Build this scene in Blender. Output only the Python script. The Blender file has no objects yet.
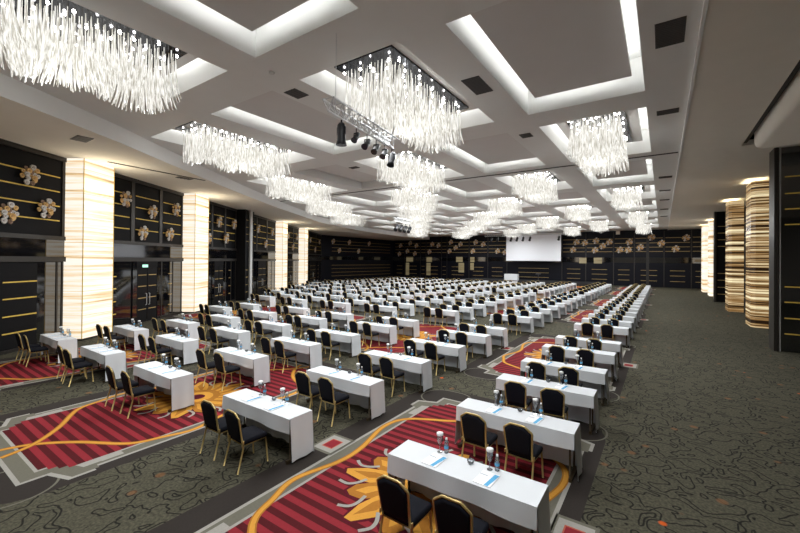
import bpy, math, random
from mathutils import Vector, Matrix
random.seed(7)
R = random.random
D = bpy.data
scene = bpy.context.scene
COL = scene.collection
PI = math.pi

# ------------------------------------------------------------------ materials
def new_mat(name):
    m = D.materials.new(name); m.use_nodes = True
    nt = m.node_tree
    return m, nt, nt.nodes['Principled BSDF']

def srgb(r, g, b):
    f = lambda c: (c/255/12.92) if c/255 <= .04045 else ((c/255+.055)/1.055)**2.4
    return (f(r), f(g), f(b), 1)

def simple(name, col, rough=.6, metal=0, emis=None, es=0, noise=0, nscale=30, spec=None, bump=0, trans=0):
    m, nt, b = new_mat(name)
    b.inputs['Base Color'].default_value = col
    b.inputs['Roughness'].default_value = rough
    b.inputs['Metallic'].default_value = metal
    if spec is not None: b.inputs['Specular IOR Level'].default_value = spec
    if trans: b.inputs['Transmission Weight'].default_value = trans
    if emis:
        b.inputs['Emission Color'].default_value = emis
        b.inputs['Emission Strength'].default_value = es
    if noise or bump:
        tc = nt.nodes.new('ShaderNodeTexCoord')
        n = nt.nodes.new('ShaderNodeTexNoise'); n.inputs['Scale'].default_value = nscale; n.inputs['Detail'].default_value = 4
        nt.links.new(tc.outputs['Object'], n.inputs['Vector'])
        if noise:
            mx = nt.nodes.new('ShaderNodeMix'); mx.data_type = 'RGBA'
            mx.inputs[6].default_value = tuple(c*(1-noise) for c in col[:3])+(1,)
            mx.inputs[7].default_value = tuple(min(1, c*(1+noise)) for c in col[:3])+(1,)
            nt.links.new(n.outputs['Fac'], mx.inputs[0]); nt.links.new(mx.outputs[2], b.inputs['Base Color'])
        if bump:
            bp = nt.nodes.new('ShaderNodeBump'); bp.inputs['Strength'].default_value = bump; bp.inputs['Distance'].default_value = .01
            nt.links.new(n.outputs['Fac'], bp.inputs['Height']); nt.links.new(bp.outputs['Normal'], b.inputs['Normal'])
    return m

M = {}
M['ceil'] = simple('ceiling_paint', srgb(226, 227, 225), .85, noise=.03, nscale=2)
M['coffer'] = simple('coffer_paint', srgb(238, 239, 238), .8, noise=.02, nscale=2)
M['panel'] = simple('coffer_panel_paint', srgb(214, 212, 210), .85, noise=.03, nscale=2)
M['side'] = simple('side_ceiling_paint', srgb(238, 234, 224), .85, noise=.03, nscale=2)
M['slot'] = simple('dark_slot', srgb(40, 38, 36), .7, noise=.1)
M['vent'] = simple('vent_metal', srgb(74, 72, 72), .6, noise=.15, nscale=60)
M['black'] = simple('black_lacquer', srgb(17, 16, 18), .6, noise=.15, nscale=8, spec=.12)
M['gloss'] = simple('black_glass', srgb(10, 11, 15), .05, noise=.1, nscale=5, spec=1.0)
M['gloss'].node_tree.nodes['Principled BSDF'].inputs['IOR'].default_value = 1.75
M['blackback'] = simple('back_wall_lacquer', srgb(15, 16, 25), .4, noise=.15, nscale=4, spec=.15)
M['bronze'] = simple('bronze_frame', srgb(50, 46, 42), .4, .4, noise=.1, nscale=10)
M['steelpost'] = simple('brushed_post', srgb(205, 205, 205), .6, .0, noise=.1, nscale=10)
M['goldline'] = simple('gold_strip', srgb(226, 190, 84), .55, .1, noise=.1, nscale=10)
M['goldline2'] = simple('aged_gold_strip', srgb(178, 150, 92), .55, .1, noise=.1, nscale=10)
M['chairgold'] = simple('gold_tube', srgb(196, 172, 112), .36, .6, noise=.08, nscale=20)
M['fabric'] = simple('black_upholstery', srgb(18, 19, 27), .85, noise=.25, nscale=120, bump=.2, spec=.15)
M['cloth'] = simple('white_tablecloth', srgb(221, 224, 228), .9, noise=.015, nscale=6, spec=.2)
M['tabletop'] = simple('plywood_top', srgb(120, 92, 62), .6, noise=.15, nscale=12)
M['leg'] = simple('dark_table_leg', srgb(70, 58, 40), .45, .4, noise=.1, nscale=15)
M['paper'] = simple('paper', srgb(244, 244, 246), .8, noise=.01)
M['blue'] = simple('blue_print', srgb(84, 170, 218), .7, noise=.03)
M['ink'] = simple('grey_print', srgb(150, 160, 178), .8, noise=.03)
M['cap'] = simple('white_paper_cap', srgb(250, 250, 250), .7, noise=.01)
M['mirror'] = simple('canopy_mirror', srgb(52, 54, 60), .12, .8, noise=.05)
M['alu'] = simple('aluminium_tube', srgb(214, 216, 218), .4, .25, noise=.05)
M['lampblack'] = simple('black_lamp_housing', srgb(24, 25, 30), .5, noise=.1)
M['screen'] = simple('projection_screen', srgb(238, 240, 246), .7, noise=.01, nscale=3)
M['led'] = simple('led_point', (1, 1, 1, 1), .4, emis=(1, .97, .94, 1), es=26, noise=.01)
M['cove'] = simple('cove_led', (1, 1, 1, 1), .4, emis=(1, 1, .97, 1), es=8.0, noise=.01)
M['petalgold'] = simple('petal_gold', srgb(212, 172, 110), .5, .3, noise=.1)
M['petalwhite'] = simple('petal_white', srgb(206, 200, 194), .5, .1, noise=.1)
M['petalbrown'] = simple('petal_brown', srgb(140, 112, 92), .5, .2, noise=.1)
M['exit'] = simple('exit_panel', srgb(190, 230, 215), .5, emis=srgb(150, 225, 200), es=1.2, noise=.02)
M['stage'] = simple('stage_black', srgb(22, 22, 26), .7, noise=.15)
M['plainwall'] = simple('plain_wall', srgb(150, 144, 134), .8, noise=.04, nscale=3)
M['spotlens'] = simple('spot_lens', srgb(60, 62, 70), .15, noise=.05)
M['detector'] = simple('detector_plastic', srgb(205, 203, 200), .6, noise=.02)

def glass_mat(name, col, rough=.03, ior=1.45):
    m = D.materials.new(name); m.use_nodes = True; nt = m.node_tree; nt.nodes.clear()
    o = nt.nodes.new('ShaderNodeOutputMaterial')
    g = nt.nodes.new('ShaderNodeBsdfGlossy'); g.inputs['Roughness'].default_value = rough
    t = nt.nodes.new('ShaderNodeBsdfTransparent'); t.inputs['Color'].default_value = col
    d = nt.nodes.new('ShaderNodeBsdfDiffuse'); d.inputs['Color'].default_value = (.9, .93, .96, 1)
    f = nt.nodes.new('ShaderNodeFresnel'); f.inputs['IOR'].default_value = ior
    n = nt.nodes.new('ShaderNodeTexNoise'); n.inputs['Scale'].default_value = 60
    mr = nt.nodes.new('ShaderNodeMapRange'); mr.inputs[3].default_value = .10; mr.inputs[4].default_value = .24
    nt.links.new(n.outputs['Fac'], mr.inputs[0])
    a = nt.nodes.new('ShaderNodeMixShader'); b = nt.nodes.new('ShaderNodeMixShader')
    nt.links.new(mr.outputs[0], a.inputs[0]); nt.links.new(t.outputs[0], a.inputs[1]); nt.links.new(d.outputs[0], a.inputs[2])
    nt.links.new(f.outputs[0], b.inputs[0]); nt.links.new(a.outputs[0], b.inputs[1]); nt.links.new(g.outputs[0], b.inputs[2])
    nt.links.new(b.outputs[0], o.inputs['Surface'])
    return m
M['glass'] = glass_mat('drinking_glass', (.9, .93, .96, 1))
M['bottle'] = glass_mat('water_bottle_plastic', (.80, .88, .95, 1))

def strand_mat():
    # milky glass strips; own emission stands in for the light of the canopy spots
    m = D.materials.new('chandelier_glass'); m.use_nodes = True; nt = m.node_tree; nt.nodes.clear()
    o = nt.nodes.new('ShaderNodeOutputMaterial')
    d = nt.nodes.new('ShaderNodeBsdfDiffuse'); t = nt.nodes.new('ShaderNodeBsdfTranslucent')
    tr = nt.nodes.new('ShaderNodeBsdfTransparent'); gl = nt.nodes.new('ShaderNodeBsdfGlossy'); gl.inputs['Roughness'].default_value = .08
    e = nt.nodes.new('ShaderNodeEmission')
    at = nt.nodes.new('ShaderNodeTexNoise'); at.inputs['Scale'].default_value = 9; at.inputs['Detail'].default_value = 3
    tc = nt.nodes.new('ShaderNodeTexCoord'); mp = nt.nodes.new('ShaderNodeMapping'); mp.inputs['Scale'].default_value = (3, 3, .35)
    nt.links.new(tc.outputs['Object'], mp.inputs[0]); nt.links.new(mp.outputs[0], at.inputs['Vector'])
    cr = nt.nodes.new('ShaderNodeValToRGB')
    cr.color_ramp.elements[0].position = .38; cr.color_ramp.elements[0].color = srgb(176, 172, 160)
    cr.color_ramp.elements[1].position = .6; cr.color_ramp.elements[1].color = srgb(252, 251, 248)
    nt.links.new(at.outputs['Fac'], cr.inputs[0])
    dk = nt.nodes.new('ShaderNodeMix'); dk.data_type = 'RGBA'; dk.blend_type = 'MULTIPLY'; dk.inputs[0].default_value = 1; dk.inputs[7].default_value = (.48, .475, .46, 1)
    nt.links.new(cr.outputs[0], dk.inputs[6])
    for n in (d, t): nt.links.new(dk.outputs[2], n.inputs['Color'])
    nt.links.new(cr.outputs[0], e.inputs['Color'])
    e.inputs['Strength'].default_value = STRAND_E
    m1 = nt.nodes.new('ShaderNodeMixShader'); m1.inputs[0].default_value = .5
    nt.links.new(d.outputs[0], m1.inputs[1]); nt.links.new(t.outputs[0], m1.inputs[2])
    m2 = nt.nodes.new('ShaderNodeMixShader'); m2.inputs[0].default_value = .25
    nt.links.new(m1.outputs[0], m2.inputs[1]); nt.links.new(tr.outputs[0], m2.inputs[2])
    m3 = nt.nodes.new('ShaderNodeMixShader'); m3.inputs[0].default_value = .08
    nt.links.new(m2.outputs[0], m3.inputs[1]); nt.links.new(gl.outputs[0], m3.inputs[2])
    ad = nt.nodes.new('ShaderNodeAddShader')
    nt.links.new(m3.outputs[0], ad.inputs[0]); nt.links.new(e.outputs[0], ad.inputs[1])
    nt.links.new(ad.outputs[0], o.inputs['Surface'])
    try: m.cycles.emission_sampling = 'NONE'
    except Exception: pass
    return m
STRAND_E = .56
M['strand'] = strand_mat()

def onyx_mat(name, strength, light, dark, density, contrast, seam=1.0):
    m, nt, b = new_mat(name)
    L = nt.links.new; N = nt.nodes.new
    tc = N('ShaderNodeTexCoord')
    mp = N('ShaderNodeMapping'); mp.inputs['Scale'].default_value = (.10, .10, density)
    L(tc.outputs['Object'], mp.inputs[0])
    n1 = N('ShaderNodeTexNoise'); n1.inputs['Scale'].default_value = 1.0; n1.inputs['Detail'].default_value = 7; n1.inputs['Roughness'].default_value = .62
    L(mp.outputs[0], n1.inputs['Vector'])
    cr = N('ShaderNodeValToRGB'); e = cr.color_ramp.elements
    e[0].position = contrast[0]; e[0].color = dark
    e[1].position = contrast[1]; e[1].color = light
    mid = e.new((contrast[0]*.6+contrast[1]*.4)); mid.color = contrast[2]
    L(n1.outputs['Fac'], cr.inputs[0])
    # slab seams
    sp = N('ShaderNodeSeparateXYZ'); L(tc.outputs['Object'], sp.inputs[0])
    fr = N('ShaderNodeMath'); fr.operation = 'FRACT'
    dv = N('ShaderNodeMath'); dv.operation = 'MULTIPLY'; dv.inputs[1].default_value = 1/seam
    L(sp.outputs['Z'], dv.inputs[0]); L(dv.outputs[0], fr.inputs[0])
    lt = N('ShaderNodeMath'); lt.operation = 'LESS_THAN'; lt.inputs[1].default_value = .03
    L(fr.outputs[0], lt.inputs[0])
    mx = N('ShaderNodeMix'); mx.data_type = 'RGBA'; mx.blend_type = 'MULTIPLY'; mx.inputs[7].default_value = (.78, .66, .5, 1)
    L(lt.outputs[0], mx.inputs[0]); L(cr.outputs[0], mx.inputs[6])
    bk = N('ShaderNodeMix'); bk.data_type = 'RGBA'; bk.blend_type = 'MULTIPLY'; bk.inputs[0].default_value = 1; bk.inputs[7].default_value = (.35, .35, .35, 1)
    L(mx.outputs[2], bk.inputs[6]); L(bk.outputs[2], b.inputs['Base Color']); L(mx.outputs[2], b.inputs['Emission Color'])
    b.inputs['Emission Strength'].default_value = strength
    b.inputs['Roughness'].default_value = .25
    return m
M['onyx'] = onyx_mat('backlit_white_onyx', .9, srgb(255, 248, 234), srgb(128, 84, 40), 4.2, (.33, .52, srgb(236, 204, 156)))
M['onyxdark'] = onyx_mat('backlit_striped_onyx', .75, srgb(255, 240, 196), srgb(40, 26, 14), 8.5, (.43, .62, srgb(158, 120, 72)), .55)
M['beigedim'] = onyx_mat('dim_beige', .10, srgb(236, 218, 170), srgb(120, 92, 56), 3.0, (.3, .5, srgb(200, 180, 134)))

def carpet_mat():
    m, nt, b = new_mat('olive_carpet')
    L = nt.links.new; N = nt.nodes.new
    tc = N('ShaderNodeTexCoord')
    KL, HS = 4.6, .012
    def field(off):
        mp_ = N('ShaderNodeMapping'); mp_.inputs['Location'].default_value = off; L(tc.outputs['Object'], mp_.inputs[0])
        n_ = N('ShaderNodeTexNoise'); n_.inputs['Scale'].default_value = 2.9; n_.inputs['Detail'].default_value = 1.0; n_.inputs['Distortion'].default_value = .8
        L(mp_.outputs[0], n_.inputs['Vector']); return n_.outputs['Fac']
    def mth(op, x, y=None):
        q = N('ShaderNodeMath'); q.operation = op
        for k_, v_ in ((0, x), (1, y)):
            if v_ is None: continue
            if isinstance(v_, (int, float)): q.inputs[k_].default_value = v_
            else: L(v_, q.inputs[k_])
        return q.outputs[0]
    f0, fx, fy = field((0, 0, 0)), field((HS, 0, 0)), field((0, HS, 0))
    gx, gy = mth('SUBTRACT', fx, f0), mth('SUBTRACT', fy, f0)
    g = mth('MULTIPLY', mth('SQRT', mth('ADD', mth('MULTIPLY', gx, gx), mth('MULTIPLY', gy, gy))), KL/HS)
    d_ = mth('ABSOLUTE', mth('SUBTRACT', mth('FRACT', mth('MULTIPLY', f0, KL)), .5))
    dist = mth('DIVIDE', d_, mth('MAXIMUM', g, .6))
    mr = N('ShaderNodeMapRange'); mr.inputs[1].default_value = .008; mr.inputs[2].default_value = .0155; mr.inputs[3].default_value = 1; mr.inputs[4].default_value = 0
    L(dist, mr.inputs[0])
    # pile speckle
    n2 = N('ShaderNodeTexNoise'); n2.inputs['Scale'].default_value = 26; n2.inputs['Detail'].default_value = 5
    L(tc.outputs['Object'], n2.inputs['Vector'])
    c1 = N('ShaderNodeValToRGB'); c1.color_ramp.elements[0].position = .35; c1.color_ramp.elements[1].position = .68
    c1.color_ramp.elements[0].color = srgb(66, 64, 53); c1.color_ramp.elements[1].color = srgb(92, 89, 75)
    L(n2.outputs['Fac'], c1.inputs[0])
    mx = N('ShaderNodeMix'); mx.data_type = 'RGBA'; mx.inputs[7].default_value = srgb(36, 35, 31)
    L(mr.outputs[0], mx.inputs[0]); L(c1.outputs[0], mx.inputs[6])
    # rust and orange dabs
    v = N('ShaderNodeTexVoronoi'); v.inputs['Scale'].default_value = 1.55; v.inputs['Randomness'].default_value = 1
    L(tc.outputs['Object'], v.inputs['Vector'])
    m2 = N('ShaderNodeMapRange'); m2.inputs[1].default_value = .08; m2.inputs[2].default_value = .13; m2.inputs[3].default_value = .6; m2.inputs[4].default_value = 0
    L(v.outputs['Distance'], m2.inputs[0])
    mx2 = N('ShaderNodeMix'); mx2.data_type = 'RGBA'; mx2.inputs[7].default_value = srgb(132, 92, 60)
    L(m2.outputs[0], mx2.inputs[0]); L(mx.outputs[2], mx2.inputs[6])
    v2 = N('ShaderNodeTexVoronoi'); v2.inputs['Scale'].default_value = .8
    mp = N('ShaderNodeMapping'); mp.inputs['Location'].default_value = (3.3, 1.7, 0); L(tc.outputs['Object'], mp.inputs[0]); L(mp.outputs[0], v2.inputs['Vector'])
    m3 = N('ShaderNodeMapRange'); m3.inputs[1].default_value = .03; m3.inputs[2].default_value = .05; m3.inputs[3].default_value = .9; m3.inputs[4].default_value = 0
    L(v2.outputs['Distance'], m3.inputs[0])
    mx3 = N('ShaderNodeMix'); mx3.data_type = 'RGBA'; mx3.inputs[7].default_value = srgb(214, 96, 34)
    L(m3.outputs[0], mx3.inputs[0]); L(mx2.outputs[2], mx3.inputs[6])
    L(mx3.outputs[2], b.inputs['Base Color'])
    b.inputs['Roughness'].default_value = .95; b.inputs['Specular IOR Level'].default_value = .1
    bp = N('ShaderNodeBump'); bp.inputs['Strength'].default_value = .3; bp.inputs['Distance'].default_value = .01
    L(n2.outputs['Fac'], bp.inputs['Height']); L(bp.outputs['Normal'], b.inputs['Normal'])
    return m
M['carpet'] = carpet_mat()
def rugmat(n, c, ns=.14): return simple(n, c, .95, noise=ns, nscale=28, spec=.1)
M['rugbrown'] = rugmat('carpet_brown', srgb(54, 49, 46))
M['rugred'] = rugmat('carpet_red', srgb(136, 42, 50))
M['rugdark'] = rugmat('carpet_dark_red', srgb(80, 26, 30))
M['ruggreen'] = rugmat('carpet_grey_green', srgb(108, 105, 94))
M['rugwhite'] = rugmat('carpet_light_grey', srgb(158, 155, 148))
M['ruggold'] = rugmat('carpet_gold', srgb(206, 148, 62))
M['rugtan'] = rugmat('carpet_dark_gold', srgb(166, 110, 44))
M['rugmaroon'] = rugmat('carpet_maroon', srgb(84, 22, 34))
M['rugpink'] = rugmat('carpet_salmon', srgb(176, 92, 74))

# ------------------------------------------------------------------ mesh builder
class MB:
    def __init__(s): s.v = []; s.f = []; s.mi = []; s.sm = []; s.mats = []
    def m(s, mat):
        if mat not in s.mats: s.mats.append(mat)
        return s.mats.index(mat)
    def face(s, pts, mat, smooth=False):
        b = len(s.v); s.v += [tuple(p) for p in pts]; s.f.append(tuple(range(b, b+len(pts)))); s.mi.append(s.m(mat)); s.sm.append(smooth)
    def grid(s, rows, mat, smooth=True, closed=False):
        b = len(s.v); n = len(rows[0])
        for r in rows: s.v += [tuple(p) for p in r]
        k = s.m(mat)
        for i in range(len(rows)-1):
            for j in range(n if closed else n-1):
                j2 = (j+1) % n
                s.f.append((b+i*n+j, b+i*n+j2, b+(i+1)*n+j2, b+(i+1)*n+j)); s.mi.append(k); s.sm.append(smooth)
        return b, n
    def box(s, c, d, mat, M4=None, bev=0):
        x, y, z = d[0]/2, d[1]/2, d[2]/2
        if bev <= 0:
            P = [(-x,-y,-z),(x,-y,-z),(x,y,-z),(-x,y,-z),(-x,-y,z),(x,-y,z),(x,y,z),(-x,y,z)]
            Fs = [(3,2,1,0),(4,5,6,7),(0,1,5,4),(1,2,6,5),(2,3,7,6),(3,0,4,7)]
        else:
            r = min(bev, x*.95, y*.95, z*.95); P = []; Fs = []
            def ring(zz, ins):
                out = []
                for sx, sy, a0 in ((1,1,0),(-1,1,90),(-1,-1,180),(1,-1,270)):
                    for k in range(4):
                        a = math.radians(a0+k*30); out.append((sx*(x-r)+math.cos(a)*(r-ins), sy*(y-r)+math.sin(a)*(r-ins), zz))
                return out
            rings = [ring(-z, r*.6), ring(-z+r*.35, r*.15), ring(-z+r, 0), ring(z-r, 0), ring(z-r*.35, r*.15), ring(z, r*.6)]
            for q in rings: P += q
            n = 16
            for i in range(5):
                for j in range(n): Fs.append((i*n+j, i*n+(j+1) % n, (i+1)*n+(j+1) % n, (i+1)*n+j))
            Fs.append(tuple(range(n-1, -1, -1))); Fs.append(tuple(range(5*n, 6*n)))
        b = len(s.v); cv = Vector(c)
        for p in P:
            q = Vector(p)
            if M4 is not None: q = M4 @ q
            s.v.append(tuple(q+cv))
        k = s.m(mat)
        for f in Fs: s.f.append(tuple(b+i for i in f)); s.mi.append(k); s.sm.append(bev > 0)
    def tube(s, path, r, mat, n=8, smooth=True, caps=True):
        path = [Vector(p) for p in path]; rows = []
        up = None
        for i, p in enumerate(path):
            t = (path[min(i+1, len(path)-1)]-path[max(i-1, 0)]).normalized()
            if up is None: up = Vector((0, 0, 1)) if abs(t.z) < .9 else Vector((0, 1, 0))
            a = t.cross(up).normalized(); u = a.cross(t).normalized(); up = u
            rr = r[i] if isinstance(r, (list, tuple)) else r
            rows.append([p+a*math.cos(2*PI*(k+.5)/n)*rr+u*math.sin(2*PI*(k+.5)/n)*rr for k in range(n)])
        b, _ = s.grid(rows, mat, smooth, True)
        if caps:
            k = s.m(mat)
            s.f.append(tuple(b+j for j in range(n))); s.mi.append(k); s.sm.append(False)
            e = b+(len(rows)-1)*n
            s.f.append(tuple(e+j for j in reversed(range(n)))); s.mi.append(k); s.sm.append(False)
    def lathe(s, prof, mat, n=14, c=(0, 0, 0), caps=True):
        rows = [[(c[0]+r*math.cos(2*PI*k/n), c[1]+r*math.sin(2*PI*k/n), c[2]+z) for k in range(n)] for r, z in prof]
        b, _ = s.grid(rows, mat, True, True)
        if caps:
            k = s.m(mat)
            s.f.append(tuple(b+j for j in reversed(range(n)))); s.mi.append(k); s.sm.append(False)
            e = b+(len(rows)-1)*n
            s.f.append(tuple(e+j for j in range(n))); s.mi.append(k); s.sm.append(False)
    def mesh(s, name):
        me = D.meshes.new(name)
        me.from_pydata(s.v, [], s.f)
        for m in s.mats: me.materials.append(M[m])
        me.polygons.foreach_set('material_index', s.mi)
        me.polygons.foreach_set('use_smooth', s.sm)
        me.update()
        return me
    def obj(s, name, parent=None, loc=(0, 0, 0), rz=0, weld=False):
        me = s.mesh(name)
        return link(name, me, parent, loc, rz)

def link(name, me, parent=None, loc=(0, 0, 0), rz=0):
    o = D.objects.new(name, me); COL.objects.link(o)
    o.location = loc; o.rotation_euler = (0, 0, rz)
    if parent is not None: o.parent = parent
    return o
def tag(o, label, cat, group=None, kind=None):
    o['label'] = label; o['category'] = cat
    if group: o['group'] = group
    if kind: o['kind'] = kind
    return o
def thing(name, label, cat, loc=(0, 0, 0), rz=0, group=None):
    return tag(link(name, None, None, loc, rz), label, cat, group)
def struct(o):
    o['kind'] = 'structure'; return o
def copy_tree(src, loc, rz=0, sx=1):
    c = src.copy(); COL.objects.link(c); c.location = loc; c.rotation_euler = (0, 0, rz); c.scale = (sx, 1, 1)
    for ch in list(KIDS.get(src.name, [])):
        d = ch.copy(); COL.objects.link(d); d.parent = c
        for g in list(KIDS.get(ch.name, [])):
            e = g.copy(); COL.objects.link(e); e.parent = d
    return c
KIDS = {}
def kid(o, parent):
    KIDS.setdefault(parent.name, []).append(o); return o

ORD = ['first', 'second', 'third', 'fourth', 'fifth', 'sixth', 'seventh', 'eighth', 'ninth', 'tenth', 'eleventh', 'twelfth']

# ------------------------------------------------------------------ camera (solved from the photograph's vanishing points)
H = 3.39
fpx, yaw, pitch, roll, cy = 382.82, -.600704, .00598423, .00867883, 258.15
F = Vector((math.sin(yaw)*math.cos(pitch), math.cos(yaw)*math.cos(pitch), math.sin(pitch)))
r0 = F.cross(Vector((0, 0, 1))).normalized(); u0 = r0.cross(F)
c_, s_ = math.cos(roll), math.sin(roll)
rr, uu = c_*r0+s_*u0, -s_*r0+c_*u0
cam = D.cameras.new('camera'); co = D.objects.new('camera', cam); COL.objects.link(co)
co.matrix_world = Matrix(((rr.x, uu.x, -F.x, 0), (rr.y, uu.y, -F.y, 0), (rr.z, uu.z, -F.z, H), (0, 0, 0, 1)))
cam.sensor_width = 36; cam.lens = fpx*36/800; cam.shift_y = -(266.5-cy)/800
cam.clip_end = 300
scene.camera = co

# ------------------------------------------------------------------ plan of the hall
YB, YF, XR = 64.0, -6.0, 5.4         # back wall, front wall behind the camera, right wall
ZC, ZL, ZR = 8.0, 7.45, 7.9          # coffered ceiling, side ceilings
WC = Vector((-19.5, 5.57)); WD = Vector((-.548, .836)).normalized(); WN = Vector((.836, .548)).normalized()
def W(s, off=0): return WC+WD*s+WN*off
XL2 = -45.6                            # rear part of the left wall
SEND = (WC.x-.8*WN.x-XL2)/(-WD.x)      # where the slanted wall meets it

FASC = [(-8.0, YF), (-12.75, -.3), (-13.7, 2.2), (-14.5, 3.57), (-15.7, 5.5), (-17.0, 7.35), (-19.1, 10.35), (-21.4, 13.8), (-24.7, 19.0), (-30.4, 29.0), (-34.2, 40.2), (-36.0, 52), (-37, YB)]
def xl(y):
    for (xa, ya), (xb, yb) in zip(FASC, FASC[1:]):
        if ya <= y <= yb: return xa+(xb-xa)*(y-ya)/(yb-ya)
    return FASC[-1][0]
XE = .58

# ------------------------------------------------------------------ floor with its woven pattern
def build_floor():
    b = MB()
    b.face([(-62, YF, 0), (13, YF, 0), (13, YB+.5, 0), (-62, YB+.5, 0)], 'carpet')
    def poly(pts, z, mat): b.face([(x, y, z) for x, y in pts], mat)
    def rrect(x0, x1, y0, y1, r, n=6):
        o = []
        for cx, cy_, a0 in ((x1-r, y1-r, 0), (x0+r, y1-r, 90), (x0+r, y0+r, 180), (x1-r, y0+r, 270)):
            for k in range(n+1):
                a = math.radians(a0+90*k/n); o.append((cx+r*math.cos(a), cy_+r*math.sin(a)))
        return o
    def ribbon(pts, w, z, mat):
        # smooth poly-line strip
        P = []
        for i in range(len(pts)-1):
            p0, p1, p2, p3 = pts[max(i-1, 0)], pts[i], pts[i+1], pts[min(i+2, len(pts)-1)]
            for k in range(6):
                t = k/6
                P.append(tuple(.5*(2*p1[j]+(p2[j]-p0[j])*t+(2*p0[j]-5*p1[j]+4*p2[j]-p3[j])*t*t+(3*p1[j]-p0[j]-3*p2[j]+p3[j])*t**3) for j in (0, 1)))
        P.append(pts[-1]); rows = []
        for i, p in enumerate(P):
            q0, q1 = P[max(i-1, 0)], P[min(i+1, len(P)-1)]
            dx, dy = q1[0]-q0[0], q1[1]-q0[1]; l = math.hypot(dx, dy) or 1
            nx, ny = -dy/l*w/2, dx/l*w/2
            rows.append([(p[0]+nx, p[1]+ny, z), (p[0]-nx, p[1]-ny, z)])
        b.grid(rows, mat, False)
    starts = [1.8, 11.35, 23.6, 33.2, 45.4, 54.9]
    LEN = 6.35
    for p in range(7):
        cx = -2.95-6.43*p
        for si, y0 in enumerate(starts):
            wall_x = WC.x-.655*(y0-WC.y)
            if cx-1.5 < wall_x-.85 or cx < -43: continue
            if y0+LEN > YB-1: continue
            near = si < 2
            # brown surround with rounded lobes and its grey outline
            poly(rrect(cx-2.30, cx+2.08, y0-.91, y0+LEN+.91, .88), .0012, 'rugbrown')
            for sx in (-1, 1):
                for ye in (y0-.35, y0+LEN+.35):
                    ring = rrect(cx+sx*1.45-.62, cx+sx*1.45+.62, ye-.5, ye+.5, .48)
                    ribbon(ring+[ring[0]], .035, .0018, 'ruggreen')
            # light line, grey-green border, light line
            def stepped(g):
                a = 1.5+g; y1, y2 = y0-g, y0+LEN+g
                return [(cx-a+.3, y1), (cx+a-.3, y1), (cx+a-.3, y1+.35), (cx+a+.12, y1+.5), (cx+a+.12, y1+.85), (cx+a, y1+.85),
                        (cx+a, y2-.85), (cx+a+.12, y2-.85), (cx+a+.12, y2-.5), (cx+a-.3, y2-.35), (cx+a-.3, y2), (cx-a+.3, y2),
                        (cx-a+.3, y2-.35), (cx-a-.12, y2-.5), (cx-a-.12, y2-.85), (cx-a, y2-.85), (cx-a, y1+.85), (cx-a-.12, y1+.85), (cx-a-.12, y1+.5), (cx-a+.3, y1+.35)]
            poly(stepped(.31), .0024, 'rugwhite')
            poly(stepped(.25), .0030, 'ruggreen')
            poly(stepped(.05), .0036, 'rugwhite')
            # red ground with woven stripes
            ny = int(LEN/.105)
            for k in range(ny+1):
                ya, yb = y0+k*.105, min(y0+(k+1)*.105, y0+LEN)
                if yb <= ya: continue
                e = max(0, .3-(min(ya-y0, y0+LEN-yb))) if min(ya-y0, y0+LEN-yb) < .3 else 0
                poly([(cx-1.5+e, ya), (cx+1.5-e, ya), (cx+1.5-e, yb), (cx-1.5+e, yb)], .0042, 'rugred' if k % 2 else 'rugdark')
            # white ticks
            for sx in (-1, 1):
                for yt in (y0+.85, y0+LEN-.85):
                    poly([(cx+sx*1.62-.07, yt-.16), (cx+sx*1.62+.07, yt-.16), (cx+sx*1.62+.07, yt+.16), (cx+sx*1.62-.07, yt+.16)], .0046, 'rugwhite')
            # golden ribbons
            A = [(.2, -.25), (0, .2), (-.55, .7), (-1.35, 1.2), (-1.58, 1.7), (-1.72, 2.2), (-1.52, 2.95), (-1.52, 3.55), (-1.72, 4.5), (-1.5, 5.1), (-.6, 5.6), (0, 6.2), (.2, 6.6)]
            for sx in (-1, 1):
                P = [(cx+sx*u, y0+v) for u, v in A]
                ribbon(P, .11, .0050 if sx < 0 else .0054, 'rugtan'); ribbon(P, .065, .0052 if sx < 0 else .0056, 'ruggold')
            # sunflower medallion
            fy = y0+3.15
            NP = 13
            for k in range(NP):
                a = 2*PI*k/NP+.13*p
                ca, sa = math.cos(a), math.sin(a)
                def pt(r_, t): return (cx+ca*r_-sa*t, fy+sa*r_+ca*t)
                lng = 1.28 if k % 2 else 1.12
                poly([pt(.35, -.2), pt(.7, -.25), pt(1.0, -.22), pt(lng+.05, -.05), pt(lng+.02, .1), pt(.95, .24), pt(.7, .26), pt(.35, .2)], .0062+.00002*k, 'rugmaroon')
                poly([pt(.35, -.16), pt(.72, -.19), pt(.98, -.17), pt(lng, -.04), pt(lng-.04, .08), pt(.93, .19), pt(.7, .2), pt(.35, .16)], .0068+.00002*k, 'ruggold' if k % 2 else 'rugtan')
                poly([pt(.4, -.06), pt(.8, -.1), pt(lng-.12, -.02), pt(.85, .08)], .0074+.00002*k, 'rugtan' if k % 2 else 'ruggold')
                a2 = a+PI/NP
                c2, s2 = math.cos(a2), math.sin(a2)
                def p2(r_, t): return (cx+c2*r_-s2*t, fy+s2*r_+c2*t)
                ribbon([p2(.86, -.08), p2(1.0, .03), p2(1.14, .06), p2(1.28, -.02)], .055, .0078, 'rugwhite')
            ring = [(cx+.52*math.cos(t*2*PI/24), fy+.52*math.sin(t*2*PI/24)) for t in range(24)]
            poly(ring, .0082, 'rugtan')
            poly([(cx+(q[0]-cx)*.7, fy+(q[1]-fy)*.7) for q in ring], .0086, 'ruggold')
            poly([(cx+(q[0]-cx)*.35, fy+(q[1]-fy)*.35) for q in ring], .0090, 'rugmaroon')
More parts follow.
